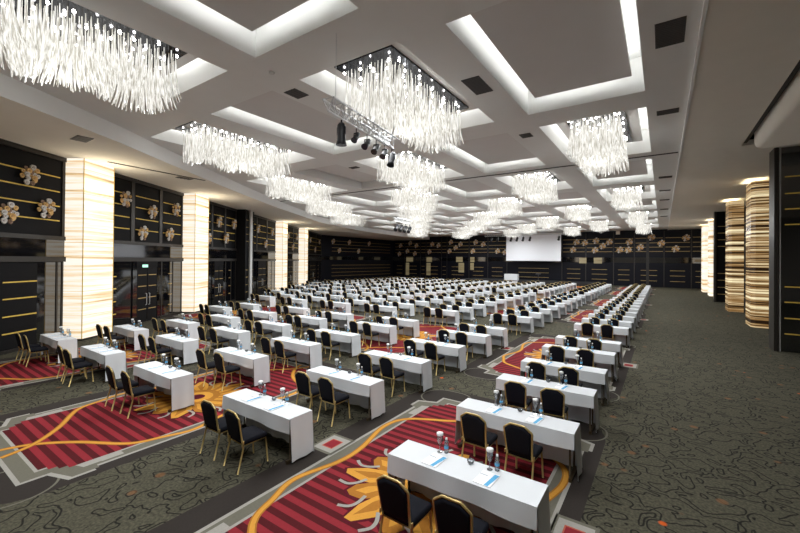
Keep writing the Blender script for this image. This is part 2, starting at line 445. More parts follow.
            # square medallions in the brown band
            for sx in (-1, 1):
                for hs, z, mt in ((.33, .0024, 'ruggreen'), (.27, .0030, 'rugwhite'), (.155, .0036, 'rugpink'), (.13, .0042, 'rugred')):
                    mx, my = cx+sx*2.05, y0+3.35
                    poly([(mx-hs*.8, my-hs), (mx+hs*.8, my-hs), (mx+hs*.8, my+hs), (mx-hs*.8, my+hs)], z, mt)
    return struct(b.obj('floor'))
build_floor()

# ------------------------------------------------------------------ coffered ceiling
CXS = [-1.95-4.2*i for i in range(9)]
ROWS = [(-.25+6.85*r, 5.31+6.85*r) for r in range(9)]
def coffer_ok(cx, r):
    y0, y1 = ROWS[r]
    return all(cx-1.55 > xl(y)+.1 for y in (y0, (y0+y1)/2, y1))
COFF = [(i, r) for i in range(9) for r in range(9) if coffer_ok(CXS[i], r)]
CSET = set(COFF)

def build_ceiling():
    b = MB()
    ys = sorted(set([YF, YB]+[v for rw in ROWS for v in rw if v < YB]+[y for _, y in FASC]))
    ys = [y for y in ys if YF <= y <= YB]
    xs = sorted([XE]+[c-1.55 for c in CXS]+[c+1.55 for c in CXS]+[-45.6])
    def clip(poly, xa, ya, xb, yb):
        # keep the part right of the segment a-b
        out = []
        f = lambda p: p[0]-(xa+(xb-xa)*(p[1]-ya)/(yb-ya))
        for i in range(len(poly)):
            p, q = poly[i], poly[(i+1) % len(poly)]; fp, fq = f(p), f(q)
            if fp >= 0: out.append(p)
            if fp*fq < 0:
                t = fp/(fp-fq); out.append((p[0]+(q[0]-p[0])*t, p[1]+(q[1]-p[1])*t))
        return out
    for ya, yb in zip(ys, ys[1:]):
        for xa, xb in zip(xs, xs[1:]):
            hole = any(xa >= CXS[i]-1.56 and xb <= CXS[i]+1.56 and ya >= ROWS[r][0]-.01 and yb <= ROWS[r][1]+.01 for i, r in COFF)
            if hole: continue
            p = clip([(xa, ya), (xa, yb), (xb, yb), (xb, ya)], xl(ya), ya, xl(yb), yb)
            if len(p) >= 3: b.face([(x, y, ZC) for x, y in p], 'ceil')
    # left fascia: a rounded drop down to the side ceiling
    rows = []
    fine = []
    for (xa, ya), (xb, yb) in zip(FASC, FASC[1:]):
        for k in range(4): fine.append((xa+(xb-xa)*k/4, ya+(yb-ya)*k/4))
    fine.append(FASC[-1])
    b.grid([[(x, y, ZC) for x, y in fine], [(x, y, ZL-.02) for x, y in fine]], 'coffer', False)
    # right edge: small step and light trim
    b.face([(XE, YF, ZC), (XE, YB, ZC), (XE, YB, ZR-.03), (XE, YF, ZR-.03)], 'coffer')
    b.face([(XE, YF, ZR-.03), (XE, YB, ZR-.03), (XE+.06, YB, ZR-.03), (XE+.06, YF, ZR-.03)], 'coffer')
    struct(b.obj('ceiling'))
    b = MB()
    for (xa, ya), (xb, yb) in zip(FASC, FASC[1:]):
        b.face([(xa, ya, ZL), (-62, ya, ZL), (-62, yb, ZL), (xb, yb, ZL)], 'side')
    struct(b.obj('ceiling_left'))
    b = MB()
    b.box((XE+6.3, (19.5+YB)/2, ZR+.1), (12.5, YB-19.5, .2), 'side')
    b.box((XE+.98, (19.5+YF)/2, ZR+.1), (1.86, 19.5-YF, .2), 'side')
    b.box((XE+2.0, (19.4+YF)/2, ZR+.12), (.12, 19.4-YF, .1), 'slot')
    struct(b.obj('ceiling_right'))
    # bulkhead beyond the groove
    b = MB(); y0, y1 = YF, 18.6
    prof = [(2.72, ZR+.2), (2.72, 7.78), (2.78, 7.6), (2.92, 7.52), (12.8, 7.52)]
    b.grid([[(x, y0, z) for x, z in prof], [(x, y1, z) for x, z in prof]], 'side')
    b.face([(x, y1, z) for x, z in prof]+[(12.8, y1, ZR+.2)], 'side')
    struct(b.obj('ceiling_bulkhead'))
    # sliding-wall tracks let into the ceiling
    b = MB()
    b.box(((XE+xl(19.65))/2, 19.65, ZC-.008), (XE-xl(19.65)-.1, .13, .02), 'slot')
    struct(b.obj('trim_1'))
    b = MB()
    a, c = W(1.2, -.2), Vector((-19.6, 10.75))
    ang = math.atan2(c.y-a.y, c.x-a.x)
    b = MB(); p, q = Vector((-19.3, 6.3, 0)), Vector((-19.55, 10.6, 0))
    d = (q-p); b.box(((p.x+q.x)/2, (p.y+q.y)/2, ZL-.008), (d.length, .12, .02), 'slot', Matrix.Rotation(math.atan2(d.y, d.x), 3, 'Z'))
    struct(b.obj('trim_2'))
    # one coffer, shared by all
    cb = MB(); hx, hy, zt = 1.55, 2.78, .95
    for (x0, y0_), (x1, y1_) in (((-hx, -hy), (hx, -hy)), ((hx, -hy), (hx, hy)), ((hx, hy), (-hx, hy)), ((-hx, hy), (-hx, -hy))):
        cb.face([(x0, y0_, 0), (x1, y1_, 0), (x1, y1_, zt), (x0, y0_, zt)], 'coffer')
    cb.face([(-hx, -hy, zt), (hx, -hy, zt), (hx, hy, zt), (-hx, hy, zt)], 'coffer')
    m_ = .29
    cb.box((0, 0, .42), (2*hx-2*m_, 2*hy-2*m_, .12), 'panel')
    cof = cb.mesh('coffer')
    for q_ in range(len(cb.v)):
        if .3 < cb.v[q_][2] < .6: cb.v[q_] = (cb.v[q_][0], cb.v[q_][1], cb.v[q_][2]+.08)
    cof2 = cb.mesh('coffer')
    lb = MB(); w_ = hx-m_-.12; l_ = hy-m_-.12
    for sx in (-1, 1):
        lb.box((sx*w_, 0, .60), (.05, 2*l_, .04), 'cove'); lb.box((0, sx*l_, .60), (2*w_-.1, .05, .04), 'cove')
    led = lb.mesh('cove_led')
    for i, r in COFF:
        y = sum(ROWS[r])/2
        o = struct(link('ceiling_coffer', cof2 if (i+r) % 2 == 0 else cof, None, (CXS[i], y, ZC)))
        if (i, r) in ((3, 2),): continue           # this one is switched off in the photo
        e = link('cove_strip', led, o)
build_ceiling()

# ------------------------------------------------------------------ chandeliers
def strands_mesh(seed, nx, ny, segs=7):
    rnd = random.Random(seed); b = MB()
    WX, WY = 1.56, 4.05
    for i in range(nx):
        for j in range(ny):
            x = -WX/2+WX*(i+.5)/nx+rnd.uniform(-.03, .03); y = -WY/2+WY*(j+.5)/ny+rnd.uniform(-.03, .03)
            # hung in waves along the long side
            ph = (y+WY/2)/WY
            L = 1.16+.08*math.sin(ph*2*PI*2.5+.8)+.09*math.cos(x*3.2)+rnd.uniform(-.06, .06)
            z0 = -.10-rnd.uniform(0, .06)
            fan = .13*math.sin(ph*2*PI*3+2.2)+rnd.uniform(-.05, .05); side = (x/(WX/2))*.12
            w = rnd.uniform(.016, .024); th = .007; tw = rnd.uniform(0, PI); rows = []
            for k in range(segs+1):
                t = k/segs
                px, py, pz = x+side*t**3, y+fan*t**3, z0-L*t
                a = tw+t*2.6
                ww = w*(.55+.9*t) if t < .8 else w*(1.25-.7*(t-.8)/.2)
                ca, sa = math.cos(a), math.sin(a)
                rows.append([(px+ca*ww, py+sa*ww, pz), (px-sa*th, py+ca*th, pz), (px-ca*ww, py-sa*ww, pz), (px+sa*th, py-ca*th, pz)])
            b.grid(rows, 'strand', False, True)
    return b.mesh('glass_strands')
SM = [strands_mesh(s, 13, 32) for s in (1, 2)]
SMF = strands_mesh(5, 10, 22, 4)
pb = MB()
pb.box((0, 0, -.03), (1.81, 4.36, .06), 'mirror')
PLATE = pb.mesh('canopy_plate')
lb = MB(); lb.lathe([(.012, 0), (.03, -.02), (.032, -.045), (.012, -.065)], 'led', 8); LEDM = lb.mesh('spot_lamp')
lpos = [(-.66+1.32*i/3+(.08 if j % 2 else -.08), -1.95+3.9*j/10) for i in range(4) for j in range(11)]
rl = random.Random(3)
lpos = [(x+rl.uniform(-.06, .06), y+rl.uniform(-.08, .08), -.06-rl.choice((0, .05, .1))) for x, y in lpos]
FILES = ['nearest the open carpet'] + [f'{ORD[k]} from the open carpet' for k in range(1, 9)]
CHP = 275
k = 0
for i, r in COFF:
    if (i + r) % 2 != 0: continue          # checkerboard: every second coffer carries one
    # A=0 rows 3,5,7 (index 2,4,6); B=1 rows 2,4 ...
    y = sum(ROWS[r])/2
    nth = len([1 for rr_ in range(r) if (i, rr_) in CSET and (i+rr_) % 2 == 0])
    t = thing('chandelier', f'glass strand chandelier, {ORD[nth]} from the camera in the coffer line {FILES[i]}', 'chandelier', (CXS[i], y, ZC+.44), 0, 'ceiling chandeliers')
    link('canopy_plate', PLATE, t)
    near = (i, r) in ((2, 0), (1, 1), (3, 1), (0, 2), (2, 2))
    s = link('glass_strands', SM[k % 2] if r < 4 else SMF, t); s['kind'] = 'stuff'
    for p in lpos if r < 6 else lpos[::2]:
        o = link('spot_lamp', LEDM, t); o.location = p
    la = D.lights.new('chandelier_lamp', 'AREA'); la.shape = 'RECTANGLE'; la.size = 1.4; la.size_y = 3.9
    la.energy = CHP; la.color = (.965, .99, .995)
    lo = D.objects.new('chandelier_lamp', la); COL.objects.link(lo); lo.location = (CXS[i], y, ZC+.44-1.45)
    la2 = D.lights.new('chandelier_core', 'POINT'); la2.energy = CHP*.21; la2.shadow_soft_size = .35; la2.color = (.965, .99, .99)
    lo = D.objects.new('chandelier_core', la2); COL.objects.link(lo); lo.location = (CXS[i], y, ZC-.7)
    k += 1

# ------------------------------------------------------------------ walls
def flower_parts(seed):
    rnd = random.Random(seed); out = []
    spots = [(0, 0)]+[(.17*math.cos(q*PI/3), .17*math.sin(q*PI/3)) for q in range(6)]+[(.33*math.cos((q+.5)*2*PI/9), .31*math.sin((q+.5)*2*PI/9)) for q in range(9)]
    for k, (x, z) in enumerate(spots):
        x += rnd.uniform(-.04, .04); z += rnd.uniform(-.04, .04)
        r_ = rnd.uniform(.075, .12); d_ = .05+.03*(k*3 % 4)
        b = MB(); mt = ('petalgold', 'petalwhite', 'petalgold', 'petalbrown', 'petalwhite')[k % 5]
        n = 12; rows = []
        for rr_, dd in ((.02, .5), (.55, .75), (.9, 1.0), (1, .85), (.97, .6)):
            rows.append([(x+r_*rr_*math.cos(2*PI*j/n)*(1+.08*math.sin(3*2*PI*j/n)), .03+d_*dd, z+r_*rr_*math.sin(2*PI*j/n)*(1+.08*math.sin(3*2*PI*j/n))) for j in range(n)])
        b.grid(rows, mt, True, True)
        b.tube([(x, .0, z), (x, d_*.7+.03, z)], .015, 'petalbrown', 6)
        out.append(b)
    return out
FP = [[b.mesh('petal') for b in flower_parts(s)] for s in (11, 12)]
fb = MB()
for b in flower_parts(11):
    o_ = len(fb.v); fb.v += b.v
    for f, mi, sm in zip(b.f, b.mi, b.sm): fb.f.append(tuple(o_+q for q in f)); fb.mi.append(fb.m(b.mats[mi])); fb.sm.append(sm)
FONE = fb.mesh('flower_ornament')
def flower(loc, rz, near, label, group, sc=1.0):
    if near:
        t = thing('flower_ornament', label, 'wall ornament', loc, rz, group); t.scale = (sc, 1, sc)
        for me in FP[int(abs(loc[0]*10)) % 2]: link('petal', me, t)
    else:
        o = tag(link('flower_ornament', FONE, None, loc, rz), label, 'wall ornament', group); o.scale = (sc, 1.5, sc)

UL = (4.86, 5.44, 6.02, 6.60); LL = (.69, 1.29, 1.91, 2.50)
# left wall: local x runs along the wall (s), local y is out of the wall, z up
RZW = math.atan2(WD.y, WD.x)          # local +x = along the wall away from the camera; the room is on local -y
def on_wall(b): pass
SB = [-8.6, 0, 8.9, 17.2, 25.5, 34.4]  # starts of columns (index 3 is the sliding-wall post instead)
PANEL_OFF = .8
wl = MB()
S0, S1 = -14.0, SEND
def wb(x0, x1, y0, y1, z0, z1, mat, B=None):
    (B or wl).box(((x0+x1)/2, (y0+y1)/2, (z0+z1)/2), (x1-x0, y1-y0, z1-z0), mat)
wl_all = []
def bay(s0, s1, first):
    # s0..s1 between two columns; y = PANEL_OFF is the panel face (behind the column line), room at smaller y
    b = MB(); P = PANEL_OFF
    wb(s0, s1, P, P+.3, 0, ZL+.3, 'black', b)                     # backing
    wb(s0, s1, P-.03, P, 3.42, 4.08, 'gloss', b)                  # glossy middle band
    wb(s0, s1, P-.10, P, 3.22, 3.42, 'bronze', b)                 # lintel ledge
    wb(s0, s1, P-.08, P, 4.08, 4.24, 'bronze', b)                 # lower frame of the upper panels
    wb(s0, s1, P-.08, P, 7.28, ZL, 'bronze', b)
    L = s1-s0
    cuts = [s0, -4.9, -2.75, s1] if first else [s0, s0+L*.345, s0+L*.68, s1]
    for a, c in zip(cuts, cuts[1:]):
        for x in (a, c-.12): wb(x, x+.12, P-.035, P-.001, 4.24, 7.28, 'bronze', b)
        for z in UL: wb(a+.22, c-.22, P-.02, P-.002, z-.022, z+.022, 'goldline', b)
    # lower storey: black leaf, doorway, framed black glass
    for a, c, kind in ((cuts[0], cuts[1], 'leaf'), (cuts[1], cuts[2], 'door'), (cuts[2], cuts[3], 'glass')):
        if kind == 'leaf':
            wb(a+.1, c-.1, P-.025, P-.001, .12, 3.2, 'gloss', b)
            for z in LL: wb(a+.3, a+1.2, P-.04, P-.026, z-.022, z+.022, 'goldline', b)
        elif kind == 'glass':
            wb(a+.1, c-.08, P-.025, P-.001, .12, 3.2, 'gloss', b)
            for x in ((a+.06, c-.36, c-.12) if first else (a+.06, a+(c-a)*.52, c-.12)): wb(x, x+.07, P-.05, P-.026, .08, 3.2, 'bronze', b)
            wb(a, c, P-.05, P-.026, .03, .12, 'bronze', b)
            if first:
                for z in LL: wb(a+.38, a+1.6, P-.045, P-.027, z-.022, z+.022, 'goldline', b)
                wb(a+.2, a+1.62, P-.027, P-.0255, .12, 3.2, 'black', b)
            else:
              for z in LL: wb(a+(c-a)*.34, a+(c-a)*.5, P-.045, P-.027, z-.022, z+.022, 'goldline2', b)
        else:
            wb(a, a+.3, P-.06, P-.001, 0, 3.22, 'gloss', b); wb(c-.3, c, P-.06, P-.001, 0, 3.22, 'gloss', b)
            wb(a+.3, c-.3, P-.06, P-.001, 2.9, 3.22, 'black', b)
    wb(s0, s1, P-.04, P-.001, 0, .1, 'bronze', b)
    struct(b.obj('wall_left', None, (WC.x, WC.y, 0), RZW))
    return cuts
def door(s0, s1, n):
    d = struct(link(f'door_{n}', None, None, (*W(s0), 0), RZW)); w = (s1-s0)/2
    for q in (0, 1):
        b = MB(); x0 = q*w+.02; x1 = (q+1)*w-.02
        wb(x0, x1, PANEL_OFF-.05, PANEL_OFF-.002, .03, 2.88, 'black', b)
        for z in LL: wb(x0+.08, x1-.08, PANEL_OFF-.065, PANEL_OFF-.05, z-.02, z+.02, 'goldline2', b)
        lf = b.obj('door_leaf', d)
        h = MB(); x = x1-.1 if q == 0 else x0+.1
        h.tube([(x, PANEL_OFF-.05, .9), (x, PANEL_OFF-.11, .92), (x, PANEL_OFF-.11, 1.5), (x, PANEL_OFF-.05, 1.52)], .014, 'steelpost', 6)
        h.obj('handle', lf)
def wallpt(s, off, z):
    p = WC+WD*s-WN*off
    return (p.x, p.y, z)
def column(s):
    b = MB(); w = 1.6
    # backlit onyx: seen faces with thin corner seams
    nseg = 10
    wb(0, w, 0, PANEL_OFF, 0, ZL, 'onyx', b)
    for x, y in ((0, 0), (w, 0)): wb(x-.012, x+.012, y-.012, y+.012, 0, ZL, 'goldline', b)
    wb(-.02, w+.02, -.02, PANEL_OFF, 0, .08, 'bronze', b)
    struct(b.obj('column', None, wallpt(s, 0, 0), RZW))
segs = [(-7.0, 0, 1), (1.6, 8.2, 2), (9.8, 15.6, 3), (17.3, 24.9, 4), (26.5, 33.5, 5), (35.1, SEND, 6)]
BN = ['the bay before the nearest lit column', 'the bay past the nearest lit column', 'the bay past the second lit column', 'the bay past the white post', 'the bay between the last two lit columns', 'the bay past the last lit column']
PL = ['upper near', 'upper middle', 'upper far', 'lower near', 'lower far']
for s in (-8.6, 0, 8.2, 24.9, 33.5): column(s)
wl1 = MB(); wb(-14, -8.6, PANEL_OFF, PANEL_OFF+.3, 0, ZL+.3, 'black', wl1); struct(wl1.obj('wall_left', None, (WC.x, WC.y, 0), RZW))
for bi, (a, c, n) in enumerate(segs):
    cuts = bay(a, c, bi == 0)
    door(cuts[1]+.3, cuts[2]-.3, n)
    L = c-a
    if bi == 0: pts = [(-1.55, 6.42, 'topmost'), (-2.32, 4.93, 'lowest'), (-.9, 5.28, 'middle-height')]
    elif bi == 1: pts = [(3.24, 6.28, 'first'), (5.23, 5.92, 'third'), (7.33, 6.3, 'fifth'), (4.5, 4.72, 'second'), (6.76, 4.8, 'fourth')]
    elif bi == 2: pts = [(11.0, 4.8, 'first'), (12.5, 6.1, 'second'), (13.6, 4.95, 'third'), (14.9, 6.15, 'fourth')]
    else: pts = [(a+L*.12, 4.9, 'first'), (a+L*.33, 6.2, 'second'), (a+L*.58, 4.9, 'third'), (a+L*.82, 6.2, 'fourth')]
    for s, z, w_ in pts:
        flower(wallpt(s, PANEL_OFF-.038, z), RZW+PI, bi < 2, f'{w_} gold and white flower ornament on {BN[bi]}', 'left wall flower ornaments', .95)
# exit sign over the second bay's doors
t = thing('exit_sign', 'small lit green and white exit sign above the black doors', 'sign', wallpt(4.72, PANEL_OFF-.08, 2.98), RZW)
b = MB(); b.box((0, 0, 0), (.46, .05, .18), 'lampblack'); b.obj('housing', t)
b = MB(); b.box((0, -.028, 0), (.42, .006, .14), 'exit'); b.obj('lit_panel', t)
# white post of the sliding wall
def post(name, p, h, label):
    t = struct(link(name, None, None, p)); b = MB()
    b.box((0, 0, h/2), (.22, .22, h), 'steelpost', None, .02); b.obj('post', t)
    return t
pp = wallpt(16.3, -.14, 0)
post('trim_3', (pp[0], pp[1], 0), ZL, '')
b = MB(); wb(0, 1.7, 0, PANEL_OFF, 0, ZL, 'black', b)
for z in UL+LL:
  for xa in (.12, 1.0): wb(xa, xa+.5, -.015, -.002, z-.022, z+.022, 'goldline2', b)
struct(b.obj('wall_left', None, wallpt(15.6, .0, 0), RZW))
# rear left wall
b = MB(); ya = W(SEND).y-1
b.box((XL2-.15, (ya+YB)/2, 4), (.3, YB-ya, 8.4), 'blackback')
for z in UL+LL: b.box((XL2+.008, (ya+YB)/2+1, z), (.016, YB-ya-4, .045), 'goldline2')
b.box((XL2+.01, (ya+YB)/2, 3.75), (.02, YB-ya, .66), 'gloss')
struct(b.obj('wall_left', None))
post('trim_4', (XL2+.9, 41.8, 0), ZL, '')
for q, (y, z) in enumerate(((46.5, 6.5), (48, 5.0), (50.5, 6.5), (53, 5.0), (56, 6.5))):
    flower((XL2+.017, y, z), -PI/2, False, f'{ORD[q]} flower ornament along the black wall past the far post', 'rear left flower ornaments', 1.1)

# back wall
def back_wall():
    b = MB()
    b.box(((XL2+13)/2, YB+.15, 4.2), (13-XL2, .3, 8.6), 'blackback')
    seams = [-42.7, -39, -37.75, -34.35, -33.2, -28.75, -25.2, -21.8, -13, -9.6, -5.9, -3.3, .2, 3.2]
    for x in seams: b.box((x, YB-.02, 3.9), (.10, .04, 7.8), 'bronze')
    b.box(((XL2+5)/2, YB-.01, 3.72), (5-XL2, .02, .75), 'gloss')
    ed = [XL2+.4]+seams+[5.2]
    for a, c in zip(ed, ed[1:]):
        if c-a < .8: continue
        for z in (4.95, 5.55, 6.15, 6.82): b.box(((a+c)/2, YB-.006, z), (c-a-.3, .012, .06), 'goldline2')
        for z in (.85, 1.6, 2.3): b.box(((a+c)/2, YB-.006, z), ((c-a)*.55, .012, .055), 'goldline2')
    b.box((-5.35, YB-.05, 7.7), (.5, .06, .5), 'side')
    b.box((-1.7, YB-.02, 4), (.35, .04, 8), 'slot')
    struct(b.obj('wall_back'))
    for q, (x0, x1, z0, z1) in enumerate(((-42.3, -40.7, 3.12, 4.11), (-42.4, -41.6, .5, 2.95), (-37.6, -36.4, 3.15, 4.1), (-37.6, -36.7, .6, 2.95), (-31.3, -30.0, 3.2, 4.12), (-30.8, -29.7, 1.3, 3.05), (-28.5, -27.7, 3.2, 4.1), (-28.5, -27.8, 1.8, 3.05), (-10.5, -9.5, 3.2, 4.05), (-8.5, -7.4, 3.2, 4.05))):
        b = MB(); b.box(((x0+x1)/2, YB-.035, (z0+z1)/2), (x1-x0, .03, z1-z0), 'beigedim'); o = struct(b.obj('wall_back_patch'))  # thin beige patches added on the back wall, with a faint emission
    for q in range(2):
        x = -8.6+q*5.4
    FX = [(-43.9, 4.72), (-43.6, 6.39), (-41.96, 5.26), (-41.32, 6.85), (-40.2, 4.76), (-39.86, 6.33), (-36.9, 5.1), (-36.3, 6.54), (-34.95, 6.31), (-32.6, 5.2), (-32.35, 6.86), (-31.36, 5.83), (-30.39, 6.45), (-27.96, 5.17), (-27.44, 6.76), (-26.02, 6.37), (-23.4, 5.14), (-22.1, 4.95),
          (-11.37, 5.28), (-10.89, 6.44), (-9.73, 6.31), (-8.32, 5.2), (-8.2, 6.6), (-7.31, 5.79), (-6.43, 6.37), (-5.07, 5.21), (-4.04, 5.2), (-3.92, 6.32), (-2.58, 5.55), (-1.25, 6.94), (-.12, 6.08), (1.48, 5.3), (2.62, 6.76)]
    for q, (x, z) in enumerate(FX):
        if x < -13: lab = f'{ORDX(q+1)} flower ornament from the screen-left corner of the back wall'
        else: lab = f'{ORDX(q-17)} flower ornament on the back wall past the screen'
        flower((x, YB-.046, z), PI, False, lab, 'back wall flower ornaments', 1.15)
def ORDX(n):
    return (ORD+['thirteenth', 'fourteenth', 'fifteenth', 'sixteenth', 'seventeenth', 'eighteenth', 'nineteenth'])[n-1]
back_wall()
# closing walls behind the camera and beyond the open carpet
b = MB(); b.box((-24, YF-.15, 4), (76, .3, 8.6), 'plainwall'); struct(b.obj('wall_front'))
b = MB(); b.box((13.1, (YF+21)/2, 4), (.3, 21-YF+1, 8.6), 'plainwall'); struct(b.obj('wall_right'))
b = MB(); b.box((XR+.15, (21.5+YB)/2, 4), (.3, YB-21.5, 8.2), 'black')
for z in UL+LL: b.box((XR-.008, (21.5+YB)/2, z), (.016, YB-21.5-1, .045), 'goldline2')
struct(b.obj('wall_right'))
# end of the sliding wall that closes the open side (faces the camera)
b = MB()
b.box((8.2, 20.95, 3.95), (9.0, .7, 7.9), 'gloss')
b.box((3.64, 20.9, 3.95), (.12, .85, 7.9), 'bronze')
b.box((3.76, 20.57, 3.95), (.05, .05, 7.9), 'steelpost')
for z in (.69, 1.29, 1.91, 2.50, 4.9, 5.5, 6.1, 6.75): b.box((8.3, 20.59, z), (8.8, .02, .045), 'goldline')
struct(b.obj('wall_partition'))
def rcol(x0, x1, y0, y1, mat='onyxdark'):
    b = MB(); c = .16; zt = ZR-.12
    pl = [(x0, y0+c), (x0+c, y0), (x1, y0), (x1, y1), (x0, y1)]
    n = len(pl)
    for k in range(n):
        (xa, ya), (xb, yb) = pl[k], pl[(k+1) % n]
        b.face([(xa, ya, 0), (xb, yb, 0), (xb, yb, zt), (xa, ya, zt)], mat)
    b.face([(x, y, zt) for x, y in pl], mat)
    b.face([(x, y, 0) for x, y in reversed(pl)], mat)
    struct(b.obj('column'))
    # uplight gap above the stone
    la = D.lights.new('column_uplight', 'AREA'); la.shape = 'RECTANGLE'; la.size = x1-x0; la.size_y = y1-y0; la.energy = 13; la.color = (1, .82, .52)
    lo = D.objects.new('column_uplight', la); COL.objects.link(lo); lo.location = ((x0+x1)/2-.25, (y0+y1)/2-.2, zt+.02); lo.rotation_euler = (PI, 0, 0)
rcol(3.92, 4.78, 27.4, 29.1); rcol(3.85, 4.66, 35.3, 36.9)
rcol(4.0, 5.0, 50.2, 52.2, 'onyx'); rcol(3.9, 5.0, 56.6, 58.8, 'onyx')
b = MB(); b.box((4.6, 43.6, 3.95), (1.5, .5, 7.9), 'black')
b.box((3.82, 43.5, 3.95), (.14, .7, 7.9), 'bronze')
for z in UL+LL: b.box((4.6, 43.34, z), (1.2, .02, .05), 'goldline2')
struct(b.obj('wall_pier'))
# warm light of the lit columns on the wall-side ceiling
for s in (0, 8.2, 24.9, 33.5):
    la = D.lights.new('onyx_uplight', 'AREA'); la.shape = 'RECTANGLE'; la.size = 1.4; la.size_y = .5; la.energy = 30; la.color = (1, .86, .62)
    p = wallpt(s+.8, -.35, ZL-1.4)
    lo = D.objects.new('onyx_uplight', la); COL.objects.link(lo); lo.location = p; lo.rotation_euler = (PI, 0, RZW)

# ------------------------------------------------------------------ stage, screen
b = MB(); b.box((-17.5, 61, .22), (20, 5.5, .44), 'stage'); struct(b.obj('floor_stage'))
t = thing('projection_screen', 'large white projection screen hanging on the black back wall', 'screen', (-17.0, 62, 3.45))
b = MB(); b.box((0, 0, 2.05), (8.5, .03, 4.1), 'screen'); b.obj('screen_cloth', t)
b = MB(); b.box((0, 0, .02), (8.6, .07, .07), 'lampblack'); b.obj('bottom_bar', t)
b = MB(); b.box((0, 0, 4.25), (8.9, .25, .25), 'detector', None, .04); b.obj('roller_case', t)
b = MB(); b.tube([(-3.5, 0, 4.3), (-3.5, 0, ZC-3.45)], .02, 'alu', 6); b.tube([(3.5, 0, 4.3), (3.5, 0, ZC-3.45)], .02, 'alu', 6); b.obj('hanger', t)
t = thing('panel_table', 'white skirted table standing on the stage below the screen', 'table', (-19.55, 59.6, .44))
b = MB(); b.box((0, 0, .95), (2.1, .7, .05), 'cloth'); b.obj('tabletop', t)
b = MB(); rows = []
per = [(-1.05+2.1*i/20, -.36) for i in range(21)]+[(1.05, -.36+.72*i/8) for i in range(1, 9)]+[(1.05-2.1*i/20, .36) for i in range(1, 21)]+[(-1.05, .36-.72*i/8) for i in range(1, 8)]
for z, a in ((.97, 0), (.5, .015), (.0, .03)): rows.append([(x*(1+a*(1 if k % 2 else .2)), y*(1+a*(2 if k % 2 else .3)), z) for k, (x, y) in enumerate(per)])
b.grid(rows, 'cloth', True, True); b.obj('skirt', t)
t = thing('lectern', 'slim dark lectern on the stage beside the white table', 'lectern', (-15.47, 59.6, .44))
b = MB(); b.box((0, 0, .55), (.12, .1, 1.0), 'lampblack'); b.obj('stem', t)
b = MB(); b.box((0, 0, .02), (.5, .4, .04), 'lampblack'); b.obj('base', t)
b = MB(); b.box((0, 0, 1.1), (.7, .45, .05), 'lampblack', Matrix.Rotation(.35, 3, 'X')); b.obj('reading_shelf', t)

# ------------------------------------------------------------------ lighting trusses
def spot_mesh():
    b = MB()
    b.tube([(0, 0, 0), (0, 0, -.12)], .015, 'lampblack', 6)
    b.box((0, 0, -.14), (.17, .03, .03), 'lampblack')
    for sx in (-1, 1): b.box((sx*.085, 0, -.2), (.012, .03, .14), 'lampblack')
    yoke = b.mesh('yoke')
    c = MB(); c.lathe([(.05, -.2), (.075, -.16), (.08, 0), (.08, .12), (.1, .2)], 'lampblack', 12)
    can = c.mesh('lamp_can')
    d = MB(); d.lathe([(.001, 0), (.085, .004), (.085, .01)], 'spotlens', 12); lens = d.mesh('lens')
    return yoke, can, lens
YK, CN, LN = spot_mesh()
def spot(loc, tilt, rz, label, group, parts=True, sc=1.0):
    t = thing('stage_spotlight', label, 'spotlight', loc, rz, group); t.scale = (sc, sc, sc)
    link('yoke', YK, t)
    c = link('lamp_can', CN, t); c.location = (0, 0, -.26); c.rotation_euler = (tilt, 0, 0)
    if parts:
        l = link('lens', LN, c); l.location = (0, 0, .19)
def truss(p, q, label, top=True):
    p, q = Vector(p), Vector(q); d = q-p; L = d.length; rz = math.atan2(d.y, d.x)
    t = thing('lighting_truss', label, 'truss', p, rz)
    b = MB(); w = .13
    chord = [(-w, w), (w, w), (0, -.12)]
    for y, z in chord: b.tube([(0, y, z), (L, y, z)], .022, 'alu', 6)
    b.obj('chords', t)
    b = MB(); n = int(L/.3)
    for k in range(n):
        x0, x1 = L*k/n, L*(k+1)/n
        b.tube([(x0, -w, w), (x1, 0, -.12)], .010, 'alu', 5); b.tube([(x0, w, w), (x1, 0, -.12)], .010, 'alu', 5)
        b.tube([(x0, -w, w), (x1, w, w)], .010, 'alu', 5); b.tube([(x0, -w, w), (x0, w, w)], .010, 'alu', 5)
        b.tube([(x0, -w, w), (x0, 0, -.12)], .010, 'alu', 5); b.tube([(x0, w, w), (x0, 0, -.12)], .010, 'alu', 5)
    b.obj('lacing', t)
    b = MB()
    for x in (.25, L*.55): b.tube([(x, 0, .1), (x, 0, ZC-p.z)], .008, 'alu', 5)
    b.obj('hanger', t)
    return rz
P0, P1 = (-5.45, 5.4, 6.45), (-5.88, 8.25, 6.45)
rz = truss(P0, P1, 'aluminium lattice truss hanging under the near chandelier with six spotlights')
for k, f_ in enumerate((.16, .36, .52, .67, .82, .96)):
    p = Vector(P0).lerp(Vector(P1), f_)
    spot((p.x, p.y, p.z-.146), (PI, 2.4, 2.3, 2.35, 2.4, 2.75)[k], rz-PI/2, f'{ORD[k]} black spotlight from the camera on the near lighting truss', 'near truss spotlights', True, (1.15, .72, .8, .8, .8, 1.0)[k])
P0, P1 = (-15.65, 22.2, 6.3), (-16.05, 24.8, 6.3)
rz = truss(P0, P1, 'lattice truss hanging farther down the hall with four spotlights')
for k, f_ in enumerate((.1, .38, .66, .94)):
    p = Vector(P0).lerp(Vector(P1), f_)
    spot((p.x, p.y, p.z-.146), 2.3, rz-PI/2, f'{ORD[k]} black spotlight from the camera on the mid-hall truss', 'mid-hall truss spotlights', False, 1.5)
P0, P1 = (-21.7, 53.95, 7.15), (-10.9, 53.95, 7.15)
rz = truss(P0, P1, 'long lattice truss across the hall in front of the screen')
